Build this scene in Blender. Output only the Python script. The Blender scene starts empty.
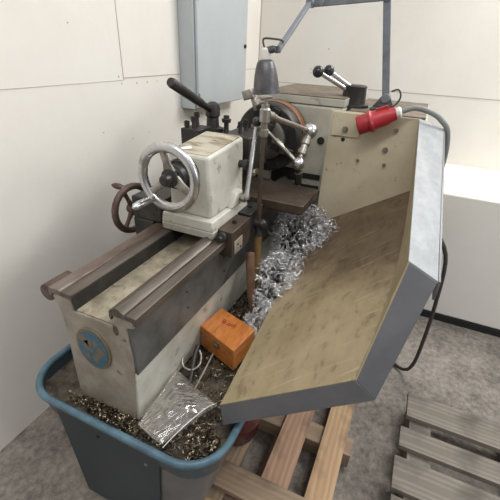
import bpy, bmesh, math, random
from mathutils import Vector, Matrix, noise
random.seed(7)
sc = bpy.context.scene
C = sc.collection
PI = math.pi
V = Vector

# ------------------------------------------------------------------ materials
def mat(name, col, rough=0.5, metal=0.0, col2=None, scale=8.0, amt=(0.4, 0.6), col3=None, scale3=25.0,
        amt3=(0.62, 0.72), bump=0.0, bscale=60.0, stretch=(1, 1, 1), rvar=0.0, spec=0.5, coat=0.0):
    m = bpy.data.materials.new(name); m.use_nodes = True
    nt = m.node_tree; N = nt.nodes; L = nt.links
    b = N['Principled BSDF']
    b.inputs['Roughness'].default_value = rough; b.inputs['Metallic'].default_value = metal
    b.inputs['Specular IOR Level'].default_value = spec
    b.inputs['Coat Weight'].default_value = coat
    b.inputs['Base Color'].default_value = (*col, 1)
    tc = N.new('ShaderNodeTexCoord'); mp = N.new('ShaderNodeMapping')
    mp.inputs['Scale'].default_value = stretch
    L.new(tc.outputs['Object'], mp.inputs['Vector'])
    out = None
    def layer(prev, c, sc_, a, det):
        n = N.new('ShaderNodeTexNoise'); n.inputs['Scale'].default_value = sc_; n.inputs['Detail'].default_value = det
        n.inputs['Roughness'].default_value = 0.65
        L.new(mp.outputs['Vector'], n.inputs['Vector'])
        r = N.new('ShaderNodeMapRange'); r.inputs['From Min'].default_value = a[0]; r.inputs['From Max'].default_value = a[1]
        L.new(n.outputs['Fac'], r.inputs['Value'])
        x = N.new('ShaderNodeMix'); x.data_type = 'RGBA'
        if prev is None: x.inputs['A'].default_value = (*col, 1)
        else: L.new(prev, x.inputs['A'])
        x.inputs['B'].default_value = (*c, 1)
        L.new(r.outputs['Result'], x.inputs['Factor'])
        return x.outputs['Result'], r
    if col2: out, r2 = layer(out, col2, scale, amt, 6)
    if col3: out, _ = layer(out, col3, scale3, amt3, 8)
    if out: L.new(out, b.inputs['Base Color'])
    if rvar and col2:
        rr = N.new('ShaderNodeMapRange'); rr.inputs['To Min'].default_value = rough; rr.inputs['To Max'].default_value = min(1, rough + rvar)
        L.new(r2.outputs['Result'], rr.inputs['Value']); L.new(rr.outputs['Result'], b.inputs['Roughness'])
    if bump:
        n = N.new('ShaderNodeTexNoise'); n.inputs['Scale'].default_value = bscale; n.inputs['Detail'].default_value = 5
        L.new(mp.outputs['Vector'], n.inputs['Vector'])
        bp = N.new('ShaderNodeBump'); bp.inputs['Strength'].default_value = bump; bp.inputs['Distance'].default_value = 0.004
        L.new(n.outputs['Fac'], bp.inputs['Height']); L.new(bp.outputs['Normal'], b.inputs['Normal'])
    return m

M = {}
M['wall'] = mat('wall_paint', (.82, .785, .725), .75, col2=(.76, .715, .65), scale=1.6, amt=(.42, .75), col3=(.55, .50, .42), scale3=9, amt3=(.74, .86), bump=.35, bscale=18)
M['seam'] = mat('board_seam', (.42, .38, .33), .8)
M['lathe_paint'] = mat('cream_machine_paint', (.49, .48, .41), .42, col2=(.37, .355, .29), scale=6, amt=(.40, .66), col3=(.13, .10, .06), scale3=14, amt3=(.60, .76), bump=.12, bscale=25)
M['white_paint'] = mat('whitish_machine_paint', (.60, .59, .52), .45, col2=(.47, .455, .385), scale=8, amt=(.40, .66), col3=(.19, .13, .08), scale3=22, amt3=(.60, .72), bump=.1, bscale=20)
M['bed_paint'] = mat('grimy_bed_paint', (.38, .335, .275), .5, col2=(.235, .195, .15), scale=9, amt=(.38, .66), col3=(.12, .065, .035), scale3=26, amt3=(.60, .70), bump=.25, bscale=30)
M['bed_trough'] = mat('oily_trough_casting', (.36, .315, .23), .42, col2=(.17, .145, .105), scale=11, amt=(.40, .64), col3=(.09, .07, .045), scale3=30, amt3=(.56, .70), bump=.3, bscale=45)
M['grey_paint'] = mat('grey_machine_band', (.115, .115, .108), .42, col2=(.065, .065, .06), scale=9, amt=(.4, .65), col3=(.27, .25, .21), scale3=20, amt3=(.66, .75), bump=.15)
M['way_steel'] = mat('oily_way_steel', (.165, .14, .118), .36, .5, col2=(.075, .058, .045), scale=12, amt=(.36, .64), stretch=(.25, 3, 1), rvar=.15, bump=.08)
M['rust_way'] = mat('rusty_way_steel', (.13, .085, .068), .42, .4, col2=(.215, .18, .155), scale=10, amt=(.42, .66), stretch=(.4, 2, 1), col3=(.10, .05, .04), scale3=22, amt3=(.55, .7))
M['dark_steel'] = mat('dark_steel', (.036, .034, .033), .4, .5, col2=(.075, .066, .058), scale=14, amt=(.45, .68), rvar=.2, bump=.1)
M['brown_steel'] = mat('oily_brown_steel', (.10, .073, .053), .38, .45, col2=(.058, .041, .030), scale=12, amt=(.4, .65), col3=(.36, .32, .27), scale3=60, amt3=(.70, .76), rvar=.2)
M['steel'] = mat('worn_steel', (.40, .375, .34), .32, .85, col2=(.21, .185, .155), scale=18, amt=(.42, .68), rvar=.25)
M['chrome'] = mat('polished_chrome', (.60, .60, .60), .22, 1.0, col2=(.36, .34, .32), scale=16, amt=(.45, .68), rvar=.25)
M['rust'] = mat('brown_rust', (.085, .052, .042), .5, .4, col2=(.15, .105, .085), scale=20, amt=(.4, .65), bump=.3)
M['orange_rust'] = mat('orange_rust', (.33, .15, .075), .5, .4, col2=(.22, .11, .07), scale=14, amt=(.4, .65), bump=.1)
M['black'] = mat('black_plastic', (.018, .019, .022), .22)
M['hole'] = mat('dark_recess', (.012, .012, .012), .8)
M['blue'] = mat('blue_enamel', (.07, .15, .20), .4, col2=(.05, .11, .15), scale=5, amt=(.42, .66), col3=(.16, .10, .07), scale3=16, amt3=(.68, .76), bump=.08)
M['rim_blue'] = mat('worn_blue_rim', (.10, .185, .235), .38, col2=(.06, .115, .15), scale=10, amt=(.4, .6), col3=(.15, .08, .05), scale3=17, amt3=(.63, .72), bump=.1)
M['dark_blue'] = mat('dark_blue_panel', (.019, .031, .039), .42, col2=(.026, .041, .050), scale=4, amt=(.4, .65))
M['bare_grey'] = mat('worn_grey_blue_sheet', (.17, .165, .165), .4, .2, col2=(.10, .10, .108), scale=4, amt=(.4, .65), col3=(.13, .12, .12), scale3=10, amt3=(.68, .8))
M['tan'] = mat('oily_shaded_tan_guard', (.37, .295, .18), .36, col2=(.25, .19, .105), scale=4, amt=(.36, .66), stretch=(1, 2.2, 1), col3=(.13, .095, .05), scale3=16, amt3=(.55, .75), bump=.1, bscale=30, rvar=.2)
def oil_and_shade(m):  # oil stain plus cast shade, both painted dark towards the panel's back
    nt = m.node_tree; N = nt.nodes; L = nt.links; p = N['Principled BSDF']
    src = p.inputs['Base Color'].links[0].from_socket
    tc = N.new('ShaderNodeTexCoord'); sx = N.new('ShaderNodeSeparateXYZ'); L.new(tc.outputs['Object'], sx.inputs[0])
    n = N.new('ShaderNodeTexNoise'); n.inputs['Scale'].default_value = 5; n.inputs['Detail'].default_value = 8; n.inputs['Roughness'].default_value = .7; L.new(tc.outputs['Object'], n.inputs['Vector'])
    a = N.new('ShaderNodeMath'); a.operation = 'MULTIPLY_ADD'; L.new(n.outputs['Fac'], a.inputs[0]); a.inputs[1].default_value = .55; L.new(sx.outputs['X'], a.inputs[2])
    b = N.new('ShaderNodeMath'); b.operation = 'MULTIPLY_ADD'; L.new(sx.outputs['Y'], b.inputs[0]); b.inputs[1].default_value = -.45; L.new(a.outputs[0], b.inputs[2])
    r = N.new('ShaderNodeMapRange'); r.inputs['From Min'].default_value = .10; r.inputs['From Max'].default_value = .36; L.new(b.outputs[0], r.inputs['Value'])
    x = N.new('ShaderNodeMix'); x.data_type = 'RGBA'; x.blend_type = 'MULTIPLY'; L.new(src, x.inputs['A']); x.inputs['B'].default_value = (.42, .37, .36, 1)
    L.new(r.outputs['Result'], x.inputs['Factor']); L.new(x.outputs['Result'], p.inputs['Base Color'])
    # fine scratches
    w = N.new('ShaderNodeTexNoise'); w.inputs['Scale'].default_value = 6; w.inputs['Detail'].default_value = 6
    mp = N.new('ShaderNodeMapping'); mp.vector_type = 'TEXTURE'; mp.inputs['Rotation'].default_value = (0, 0, -1.15); mp.inputs['Scale'].default_value = (1.4, .07, 1); L.new(tc.outputs['Object'], mp.inputs['Vector']); L.new(mp.outputs['Vector'], w.inputs['Vector'])
    r2 = N.new('ShaderNodeMapRange'); r2.inputs['From Min'].default_value = .60; r2.inputs['From Max'].default_value = .74; r2.inputs['To Max'].default_value = .45; L.new(w.outputs['Fac'], r2.inputs['Value'])
    y = N.new('ShaderNodeMix'); y.data_type = 'RGBA'; L.new(x.outputs['Result'], y.inputs['A']); y.inputs['B'].default_value = (.50, .43, .30, 1); L.new(r2.outputs['Result'], y.inputs['Factor']); L.new(y.outputs['Result'], p.inputs['Base Color'])
oil_and_shade(M['tan'])
M['side_tan'] = mat('tan_side_wall', (.36, .30, .19), .42, col2=(.26, .21, .12), scale=6, amt=(.4, .65))
M['cream'] = mat('cream_guard_paint', (.63, .56, .41), .42, col2=(.50, .43, .30), scale=4, amt=(.36, .66), col3=(.20, .155, .09), scale3=26, amt3=(.63, .73), bump=.06)
M['guard_grey'] = mat('grey_guard_enamel', (.145, .146, .155), .36, col2=(.112, .113, .12), scale=6, amt=(.4, .66), col3=(.10, .085, .075), scale3=22, amt3=(.70, .78), bump=.05)
M['guard_top_lit'] = mat('scuffed_lit_guard_flange', (.29, .305, .32), .42, col2=(.21, .225, .24), scale=9, amt=(.4, .62), col3=(.40, .32, .26), scale3=14, amt3=(.64, .76), stretch=(1, 2, 1))  # guard grey lightened in colour as if lit from above, plus scuffs
M['cab'] = mat('pale_grey_blue_cabinet', (.47, .505, .52), .38, col2=(.435, .47, .485), scale=3, amt=(.4, .65), col3=(.40, .36, .29), scale3=8, amt3=(.74, .84))
M['lampgrey'] = mat('lamp_arm_enamel', (.175, .19, .215), .4, col2=(.12, .13, .15), scale=18, amt=(.45, .7))
M['shade'] = mat('dull_shade_metal', (.075, .075, .08), .4, .45, col2=(.13, .125, .13), scale=22, amt=(.4, .65))
M['white_plastic'] = mat('white_plastic', (.72, .70, .64), .4)
M['red'] = mat('red_plastic', (.40, .02, .028), .4, col2=(.29, .018, .024), scale=16, amt=(.45, .7), col3=(.20, .04, .04), scale3=30, amt3=(.68, .8))
M['cable'] = mat('grey_rubber_cable', (.20, .21, .20), .55)
M['dark_cable'] = mat('dark_rubber_cable', (.05, .042, .04), .5)
M['hose'] = mat('amber_brown_hose', (.22, .135, .045), .35, col2=(.12, .07, .03), scale=20, amt=(.4, .66))
M['hose2'] = mat('brown_rubber_hose', (.17, .095, .06), .45, col2=(.10, .055, .035), scale=18, amt=(.4, .66))
M['oak'] = mat('varnished_orange_wood', (.52, .19, .045), .32, col2=(.38, .115, .025), scale=14, amt=(.38, .64), stretch=(1, 4, 4), col3=(.56, .27, .05), scale3=9, amt3=(.6, .72), coat=.3)
M['red_ink'] = mat('red_ink', (.27, .015, .02), .6)
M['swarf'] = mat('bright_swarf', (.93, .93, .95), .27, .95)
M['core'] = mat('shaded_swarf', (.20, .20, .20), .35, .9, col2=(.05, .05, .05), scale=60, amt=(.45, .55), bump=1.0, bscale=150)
M['swarf_dark'] = mat('oily_swarf', (.42, .35, .25), .3, .9, col2=(.08, .06, .04), scale=40, amt=(.4, .6))
M['sludge'] = mat('oily_chip_sludge', (.10, .075, .048), .5, col2=(.028, .02, .015), scale=24, amt=(.4, .6), col3=(.34, .26, .16), scale3=40, amt3=(.62, .72), bump=1.0, bscale=120)
M['tray_rust'] = mat('stained_tray_pan', (.055, .075, .085), .5, col2=(.14, .09, .06), scale=7, amt=(.52, .62), bump=.2)
M['dirt_top'] = mat('brown_oil_dirt', (.19, .15, .11), .7, col2=(.11, .085, .06), scale=12, amt=(.4, .6), col3=(.34, .31, .25), scale3=22, amt3=(.62, .74), bump=.5)
M['dirty_top'] = mat('scuffed_dirty_paint', (.47, .43, .34), .5, col2=(.24, .19, .12), scale=13, amt=(.46, .60), stretch=(2, .6, 1), col3=(.13, .09, .055), scale3=24, amt3=(.58, .68))
M['brass_rim'] = mat('worn_badge_rim', (.22, .18, .12), .45, .5)
M['badge_blue'] = mat('badge_blue_enamel', (.04, .13, .20), .35, col2=(.03, .08, .12), scale=40, amt=(.45, .7))
M['paper'] = mat('white_scrap_paper', (.8, .8, .78), .7)
M['bucket'] = mat('dark_red_plastic', (.10, .022, .02), .22, col2=(.05, .015, .014), scale=12, amt=(.4, .6))
M['lamp_inner'] = mat('white_lamp_lining', (.7, .68, .62), .5)

def wood(name, a, b, rough=.65, dirt=None):
    m = bpy.data.materials.new(name); m.use_nodes = True
    nt = m.node_tree; N = nt.nodes; L = nt.links; p = N['Principled BSDF']; p.inputs['Roughness'].default_value = rough
    tc = N.new('ShaderNodeTexCoord'); mp = N.new('ShaderNodeMapping'); mp.inputs['Scale'].default_value = (.8, 6, 6)
    L.new(tc.outputs['Object'], mp.inputs['Vector'])
    w = N.new('ShaderNodeTexWave'); w.wave_type = 'RINGS'; w.rings_direction = 'X'; w.inputs['Scale'].default_value = 2.2
    w.inputs['Distortion'].default_value = 9; w.inputs['Detail'].default_value = 4; w.inputs['Detail Scale'].default_value = .8
    L.new(mp.outputs['Vector'], w.inputs['Vector'])
    x = N.new('ShaderNodeMix'); x.data_type = 'RGBA'; x.inputs['A'].default_value = (*a, 1); x.inputs['B'].default_value = (*b, 1)
    L.new(w.outputs['Fac'], x.inputs['Factor'])
    n = N.new('ShaderNodeTexNoise'); n.inputs['Scale'].default_value = 7; n.inputs['Detail'].default_value = 7
    L.new(tc.outputs['Object'], n.inputs['Vector'])
    r = N.new('ShaderNodeMapRange'); r.inputs['From Min'].default_value = .5; r.inputs['From Max'].default_value = .78
    L.new(n.outputs['Fac'], r.inputs['Value'])
    y = N.new('ShaderNodeMix'); y.data_type = 'RGBA'; L.new(x.outputs['Result'], y.inputs['A'])
    y.inputs['B'].default_value = (*(dirt or [c * .4 for c in b]), 1); L.new(r.outputs['Result'], y.inputs['Factor'])
    L.new(y.outputs['Result'], p.inputs['Base Color'])
    bp = N.new('ShaderNodeBump'); bp.inputs['Strength'].default_value = .25; bp.inputs['Distance'].default_value = .003
    L.new(w.outputs['Fac'], bp.inputs['Height']); L.new(bp.outputs['Normal'], p.inputs['Normal'])
    return m
M['fresh_wood'] = wood('fresh_pine', (.54, .36, .21), (.46, .29, .155))
M['pink_wood'] = wood('pinkish_pine', (.47, .30, .20), (.38, .225, .14))
M['dirty_pine'] = wood('dirty_pine', (.33, .24, .16), (.27, .19, .125))
M['grey_wood'] = wood('weathered_grey_wood', (.235, .20, .165), (.17, .145, .115))

def concrete():
    m = bpy.data.materials.new('stained_concrete'); m.use_nodes = True
    nt = m.node_tree; N = nt.nodes; L = nt.links; p = N['Principled BSDF']; p.inputs['Roughness'].default_value = .7
    tc = N.new('ShaderNodeTexCoord')
    def nz(s, d, rg=.6):
        n = N.new('ShaderNodeTexNoise'); n.inputs['Scale'].default_value = s; n.inputs['Detail'].default_value = d; n.inputs['Roughness'].default_value = rg
        L.new(tc.outputs['Object'], n.inputs['Vector']); return n
    n1 = nz(4, 10, .7); n2 = nz(38, 8, .75)
    r = N.new('ShaderNodeValToRGB'); r.color_ramp.elements[0].position = .36; r.color_ramp.elements[0].color = (.075, .062, .052, 1)
    r.color_ramp.elements[1].position = .66; r.color_ramp.elements[1].color = (.42, .37, .32, 1)
    mx = N.new('ShaderNodeMix'); mx.data_type = 'FLOAT'; mx.inputs['Factor'].default_value = .5
    L.new(n1.outputs['Fac'], mx.inputs['A']); L.new(n2.outputs['Fac'], mx.inputs['B']); L.new(mx.outputs['Result'], r.inputs['Fac'])
    L.new(r.outputs['Color'], p.inputs['Base Color'])
    bp = N.new('ShaderNodeBump'); bp.inputs['Strength'].default_value = .4; bp.inputs['Distance'].default_value = .004
    L.new(n2.outputs['Fac'], bp.inputs['Height']); L.new(bp.outputs['Normal'], p.inputs['Normal'])
    return m
M['concrete'] = concrete()

def film():
    m = bpy.data.materials.new('clear_plastic_film'); m.use_nodes = True
    nt = m.node_tree; N = nt.nodes; L = nt.links
    for n in list(N):
        if n.type != 'OUTPUT_MATERIAL': N.remove(n)
    o = N['Material Output']
    t = N.new('ShaderNodeBsdfTransparent'); t.inputs['Color'].default_value = (.93, .92, .90, 1)
    g = N.new('ShaderNodeBsdfGlossy'); g.inputs['Roughness'].default_value = .16; g.inputs['Color'].default_value = (1, 1, 1, 1)
    d = N.new('ShaderNodeBsdfDiffuse'); d.inputs['Color'].default_value = (.62, .58, .52, 1)
    lw = N.new('ShaderNodeLayerWeight'); lw.inputs['Blend'].default_value = .35
    mr = N.new('ShaderNodeMapRange'); mr.inputs['To Min'].default_value = .06; mr.inputs['To Max'].default_value = .42
    L.new(lw.outputs['Fresnel'], mr.inputs['Value'])
    a = N.new('ShaderNodeMixShader'); a.inputs['Fac'].default_value = .10; L.new(t.outputs[0], a.inputs[1]); L.new(d.outputs[0], a.inputs[2])
    b = N.new('ShaderNodeMixShader'); L.new(mr.outputs['Result'], b.inputs['Fac']); L.new(a.outputs[0], b.inputs[1]); L.new(g.outputs[0], b.inputs[2])
    L.new(b.outputs[0], o.inputs['Surface'])
    return m
M['film'] = film()

# ------------------------------------------------------------------ mesh helpers (world coordinates in, object origin = bbox centre)
ORG = {}
def obj(name, bm, m, parent=None, bevel=0.0, angle=35, segs=2, recalc=True):
    if recalc: bmesh.ops.recalc_face_normals(bm, faces=bm.faces)
    lo = V((1e9,) * 3); hi = V((-1e9,) * 3)
    for v in bm.verts:
        for i in range(3): lo[i] = min(lo[i], v.co[i]); hi[i] = max(hi[i], v.co[i])
    c = (lo + hi) / 2
    if parent is None: c.z = lo.z
    for v in bm.verts: v.co -= c
    me = bpy.data.meshes.new(name); bm.to_mesh(me); bm.free()
    for p in me.polygons: p.use_smooth = True
    me.set_sharp_from_angle(angle=math.radians(angle))
    me.materials.append(M[m] if isinstance(m, str) else m)
    o = bpy.data.objects.new(name, me); C.objects.link(o)
    ORG[o.name] = c.copy()
    if parent: o.parent = parent; o.location = c - ORG[parent.name]
    else: o.location = c
    if bevel:
        b = o.modifiers.new('bevel', 'BEVEL'); b.width = bevel; b.segments = segs; b.limit_method = 'ANGLE'; b.angle_limit = math.radians(35)
        b.harden_normals = False
    return o
def tag(o, label, cat, group=None, kind=None):
    if label: o['label'] = label
    if cat: o['category'] = cat
    if group: o['group'] = group
    if kind: o['kind'] = kind
    return o
def thing(name, label, cat, loc, group=None):
    o = bpy.data.objects.new(name, None); C.objects.link(o); o.location = loc; ORG[o.name] = V(loc)
    o.empty_display_size = .05
    return tag(o, label, cat, group)
def struct(name, bm, m, parent=None, bevel=0):
    o = obj(name, bm, m, parent, bevel); o['kind'] = 'structure'; return o
B = bmesh.new
def box(bm, a, b, mtx=None):
    vs = [bm.verts.new((x, y, z)) for x in (a[0], b[0]) for y in (a[1], b[1]) for z in (a[2], b[2])]
    for f in ((0, 1, 3, 2), (4, 6, 7, 5), (0, 4, 5, 1), (2, 3, 7, 6), (0, 2, 6, 4), (1, 5, 7, 3)): bm.faces.new([vs[i] for i in f])
    if mtx is not None:
        for v in vs: v.co = mtx @ v.co
    return bm
def hexa(bm, bot, top):
    n = len(bot); a = [bm.verts.new(p) for p in bot]; b = [bm.verts.new(p) for p in top]
    bm.faces.new(a); bm.faces.new(b[::-1])
    for i in range(n): bm.faces.new((a[i], a[(i + 1) % n], b[(i + 1) % n], b[i]))
    return bm
def prism_x(bm, prof, x0, x1):      # profile of (y, z)
    return hexa(bm, [(x0, y, z) for y, z in prof], [(x1, y, z) for y, z in prof])
def frame_of(d):
    d = V(d).normalized(); u = d.cross(V((0, 0, 1)))
    if u.length < 1e-3: u = d.cross(V((0, 1, 0)))
    u.normalize(); return u, d.cross(u)
def rings(bm, rr, caps=True):
    L = [[bm.verts.new(p) for p in r] for r in rr]
    for a, b in zip(L, L[1:]):
        n = len(a)
        for i in range(n): bm.faces.new((a[i], a[(i + 1) % n], b[(i + 1) % n], b[i]))
    if caps: bm.faces.new(L[0]); bm.faces.new(L[-1][::-1])
    return bm
def turn(bm, p0, p1, prof, n=24, caps=True):      # prof: (t along 0..1, radius)
    p0 = V(p0); p1 = V(p1); u, w = frame_of(p1 - p0)
    return rings(bm, [[p0.lerp(p1, t) + (u * math.cos(2 * PI * i / n) + w * math.sin(2 * PI * i / n)) * max(r, 1e-4) for i in range(n)] for t, r in prof], caps)
def cyl(bm, p0, p1, r, r1=None, n=20): return turn(bm, p0, p1, [(0, r), (1, r if r1 is None else r1)], n)
def ball(bm, c, r, n=20, sz=1.0):
    c = V(c); return turn(bm, c - V((0, 0, r * sz)), c + V((0, 0, r * sz)), [((1 - math.cos(PI * k / 12)) / 2, r * math.sin(PI * k / 12)) for k in range(13)], n)
def smooth_path(pts, k=6):
    pts = [V(p) for p in pts]; P = [pts[0]] + pts + [pts[-1]]; out = []
    for i in range(1, len(P) - 2):
        for j in range(k):
            t = j / k; a, b, c, d = P[i - 1], P[i], P[i + 1], P[i + 2]
            out.append(.5 * ((2 * b) + (c - a) * t + (2 * a - 5 * b + 4 * c - d) * t * t + (3 * b - a - 3 * c + d) * t ** 3))
    out.append(pts[-1]); return out
def tube(bm, pts, r, n=12, smooth=True, k=6):
    P = smooth_path(pts, k) if smooth else [V(p) for p in pts]
    rr = []; u = None
    for i, p in enumerate(P):
        d = (P[min(i + 1, len(P) - 1)] - P[max(i - 1, 0)]).normalized()
        if u is None: u, w = frame_of(d)
        else: u = (u - d * u.dot(d)).normalized(); w = d.cross(u)
        q = r(i / (len(P) - 1)) if callable(r) else r
        rr.append([p + (u * math.cos(2 * PI * j / n) + w * math.sin(2 * PI * j / n)) * q for j in range(n)])
    return rings(bm, rr)
def torus(bm, c, nrm, R, r, N=48, n=12, flat=1.0):
    c = V(c); u, w = frame_of(nrm); d = V(nrm).normalized(); L = []
    for i in range(N):
        a = 2 * PI * i / N; e = u * math.cos(a) + w * math.sin(a)
        L.append([bm.verts.new(c + e * (R + r * math.cos(2 * PI * j / n)) + d * r * flat * math.sin(2 * PI * j / n)) for j in range(n)])
    for i in range(N):
        for j in range(n): bm.faces.new((L[i][j], L[(i + 1) % N][j], L[(i + 1) % N][(j + 1) % n], L[i][(j + 1) % n]))
    return bm
def hexbolt(bm, p, d, r, h):       # hexagon head with a round washer
    p = V(p); d = V(d).normalized(); cyl(bm, p, p + d * h * .25, r * 1.35, n=20); cyl(bm, p + d * h * .2, p + d * h, r, n=6); return bm
def text_mesh(s, size, origin, xdir, ydir, depth=.0006):
    cu = bpy.data.curves.new('writing', 'FONT'); cu.body = s; cu.size = size; cu.extrude = depth; cu.align_x = 'CENTER'; cu.align_y = 'CENTER'; cu.offset = size * .012
    o = bpy.data.objects.new('writing', cu); C.objects.link(o); dg = bpy.context.evaluated_depsgraph_get()
    me = bpy.data.meshes.new_from_object(o.evaluated_get(dg)); bm = B(); bm.from_mesh(me)
    bpy.data.objects.remove(o); bpy.data.curves.remove(cu); bpy.data.meshes.remove(me)
    x = V(xdir).normalized(); y = V(ydir).normalized(); z = x.cross(y)
    for v in bm.verts: v.co = V(origin) + x * v.co.x + y * v.co.y + z * v.co.z
    return bm

# ------------------------------------------------------------------ camera
F_PX = 367.0
def cam_dir(px, py): return V((px - 250, -(py - 250), -F_PX)).normalized()
X = cam_dir(437, 56); Y = cam_dir(-733, -2); Y = (Y - X * X.dot(Y)).normalized(); Z = X.cross(Y)
R3 = Matrix((X, Y, Z))
cd = bpy.data.cameras.new('camera'); cam = bpy.data.objects.new('camera', cd); C.objects.link(cam)
cd.sensor_width = 36; cd.lens = F_PX / 500 * 36; cd.clip_start = .02
cam.matrix_world = Matrix.Translation((0, 0, 1.55)) @ R3.to_4x4()
sc.camera = cam

# ------------------------------------------------------------------ room
YW, XW = 1.30, 3.06
struct('wall_left', box(B(), (-2.5, YW, 0), (XW + .1, YW + .1, 2.9)), 'wall')
struct('wall_back', box(B(), (XW, -3.0, 0), (XW + .1, YW, 2.9)), 'wall')
struct('floor', box(B(), (-2.5, -3.0, -.1), (XW + .1, YW + .1, 0)), 'concrete')
struct('wall_back_ledge', box(B(), (2.31, -1.9, .045), (XW - .001, -.20, .86)), 'wall', bevel=.01)
struct('baseboard_back', box(B(), (2.30, -1.9, 0), (XW - .001, -.20, .045)), 'hole')
# seams between the wall boards
b = B(); box(b, (-2.5, YW - .0015, 1.388), (1.468, YW + .001, 1.3895)); struct('trim_1', b, 'seam')
b = B(); box(b, (1.468, YW - .0018, 1.3965), (XW, YW + .001, 1.4000)); struct('trim_2', b, 'seam')
b = B(); box(b, (1.468, YW - .0017, 1.39), (1.4712, YW + .001, 2.9)); struct('trim_3', b, 'seam')
b = B(); box(b, (XW - .0018, -3, 1.31), (XW + .001, YW, 1.3135)); struct('trim_4', b, 'seam')
b = B(); box(b, (XW - .004, YW - .006, 0), (XW + .001, YW + .001, 2.9)); struct('trim_5', b, 'seam')
b = B()
for (px, pz, w) in ((1.44, 1.405, .004), (1.455, 1.375, .003), (1.56, 1.372, .004), (1.64, 1.372, .004), (1.72, 1.372, .003), (1.49, 1.12, .003), (1.62, 1.13, .003), (1.2, 1.60, .003), (1.3, 1.18, .003)):
    cyl(b, (px, YW - .0012, pz), (px, YW + .0006, pz), w, n=10)
for (py, pz, w) in ((.74, 1.56, .005), (.86, 1.42, .004), (.855, 1.395, .004), (.35, 1.95, .004), (.62, 1.86, .004)):
    cyl(b, (XW - .0012, py, pz), (XW + .0006, py, pz), w, n=10)
struct('trim_6', b, 'seam')

# ------------------------------------------------------------------ electrical cabinet on the left wall
cb = thing('electrical_cabinet', 'pale blue-grey metal electrical cabinet fixed high on the white wall', 'cabinet', (2.28, 1.25, 1.218))
obj('housing', box(B(), (1.934, 1.205, 1.218), (2.575, 1.299, 2.15)), 'cab', cb, .004)
dr = obj('door', box(B(), (1.945, 1.187, 1.224), (2.578, 1.204, 2.145)), 'cab', cb, .005)
b = B(); box(b, (1.936, 1.181, 1.25), (1.956, 1.189, 1.30)); cyl(b, (1.946, 1.184, 1.245), (1.946, 1.184, 1.305), .006, n=12); obj('hinge', b, 'steel', dr, .001)
b = B(); cyl(b, (2.545, 1.187, 1.55), (2.545, 1.178, 1.55), .012); box(b, (2.541, 1.174, 1.542), (2.549, 1.179, 1.558)); obj('lock', b, 'dark_steel', dr, .0008)

# ------------------------------------------------------------------ machine stand with chip tray
def rrect(x0, x1, y0, y1, r, z, n=8, rfar=None):
    P = []
    for cx, cy, a0, q in ((x1, y1, 0, rfar or r), (x0, y1, 90, r), (x0, y0, 180, r), (x1, y0, 270, rfar or r)):
        ccx = cx - q if cx == x1 else cx + q; ccy = cy - q if cy == y1 else cy + q
        for k in range(n + 1):
            a = math.radians(a0 + 90 * k / n); P.append(V((ccx + q * math.cos(a), ccy + q * math.sin(a), z)))
    return P
st = thing('lathe_stand', 'blue machine stand with rolled-rim chip tray carrying the lathe', 'machine stand', (1.3, .6, 0))
TX0, TX1, TY0, TY1 = .470, 2.45, .282, .98
b = B()
outer = [rrect(TX0 + .012, TX1 - .012, TY0 + .012, TY1 - .012, .11, .47), rrect(TX0 + .006, TX1 - .006, TY0 + .006, TY1 - .006, .12, .50), rrect(TX0, TX1, TY0, TY1, .125, .555)]
inner = [rrect(TX0 + .006, TX1 - .006, TY0 + .006, TY1 - .006, .119, .555), rrect(TX0 + .012, TX1 - .012, TY0 + .012, TY1 - .012, .113, .512)]
rings(b, outer + inner); obj('tray_pan', b, 'tray_rust', st)
b = B(); P = rrect(TX0, TX1, TY0, TY1, .125, .556, n=10); N_ = len(P); L_ = []
for i, p in enumerate(P):
    d = (P[(i + 1) % N_] - P[i - 1]).normalized(); o_ = d.cross(V((0, 0, 1)))
    L_.append([b.verts.new(p + (o_ * math.cos(2 * PI * j / 10) + V((0, 0, 1)) * math.sin(2 * PI * j / 10)) * .0115) for j in range(10)])
for i in range(N_):
    for j in range(10): b.faces.new((L_[i][j], L_[(i + 1) % N_][j], L_[(i + 1) % N_][(j + 1) % 10], L_[i][(j + 1) % 10]))
obj('tray_rim', b, 'rim_blue', st, angle=60)
def ped(x0, x1, name, m):
    return rings(B(), [rrect(x0 + .02, x1 - .03, .43, .87, .09, 0), rrect(x0 + .01, x1 - .015, .365, .875, .10, .2), rrect(x0, x1, .315, .88, .11, .40), rrect(x0 - .002, x1, .297, .885, .12, .475)])
pd = obj('pedestal', ped(.487, .72, 'pedestal', 'bare_grey'), 'bare_grey', st, angle=50)
b = B(); hexa(b, [(.495, .50, .03), (.500, .50, .03), (.500, .835, .03), (.495, .835, .03)], [(.474, .445, .525), (.480, .445, .525), (.480, .845, .525), (.474, .845, .525)])
dp = obj('front_panel', b, 'dark_blue', st, .002)
b = B()
for y, z, q in ((.500, .46, 'steel'), (.68, .475, 'hole')): obj('screw', cyl(B(), (.486, y, z), (.474, y, z), .0065, .005, n=14), q, dp)
obj('pedestal', rings(B(), [rrect(1.75, 2.38, .43, .76, .09, 0), rrect(1.74, 2.39, .32, .78, .1, .48)]), 'blue', st, angle=50)

# ------------------------------------------------------------------ lathe bed
lb = thing('lathe_bed', 'long grimy cream lathe bed with two steel ways and a round blue badge', 'lathe bed', (1.2, .67, .556))
X0, X1 = .54, 1.798
prof = [(.576, .535), (.568, .60), (.556, .74), (.553, .80), (.560, .86), (.560, .905), (.536, .912), (.536, .935), (.60, .935), (.606, .905), (.60, .895), (.745, .895),
        (.742, .905), (.745, .935), (.812, .935), (.812, .915), (.802, .905), (.795, .86), (.793, .80), (.797, .70), (.80, .535)]
b = B(); prism_x(b, prof, X0, X1)
obj('bed_casting', b, 'bed_paint', lb, .004)
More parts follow.
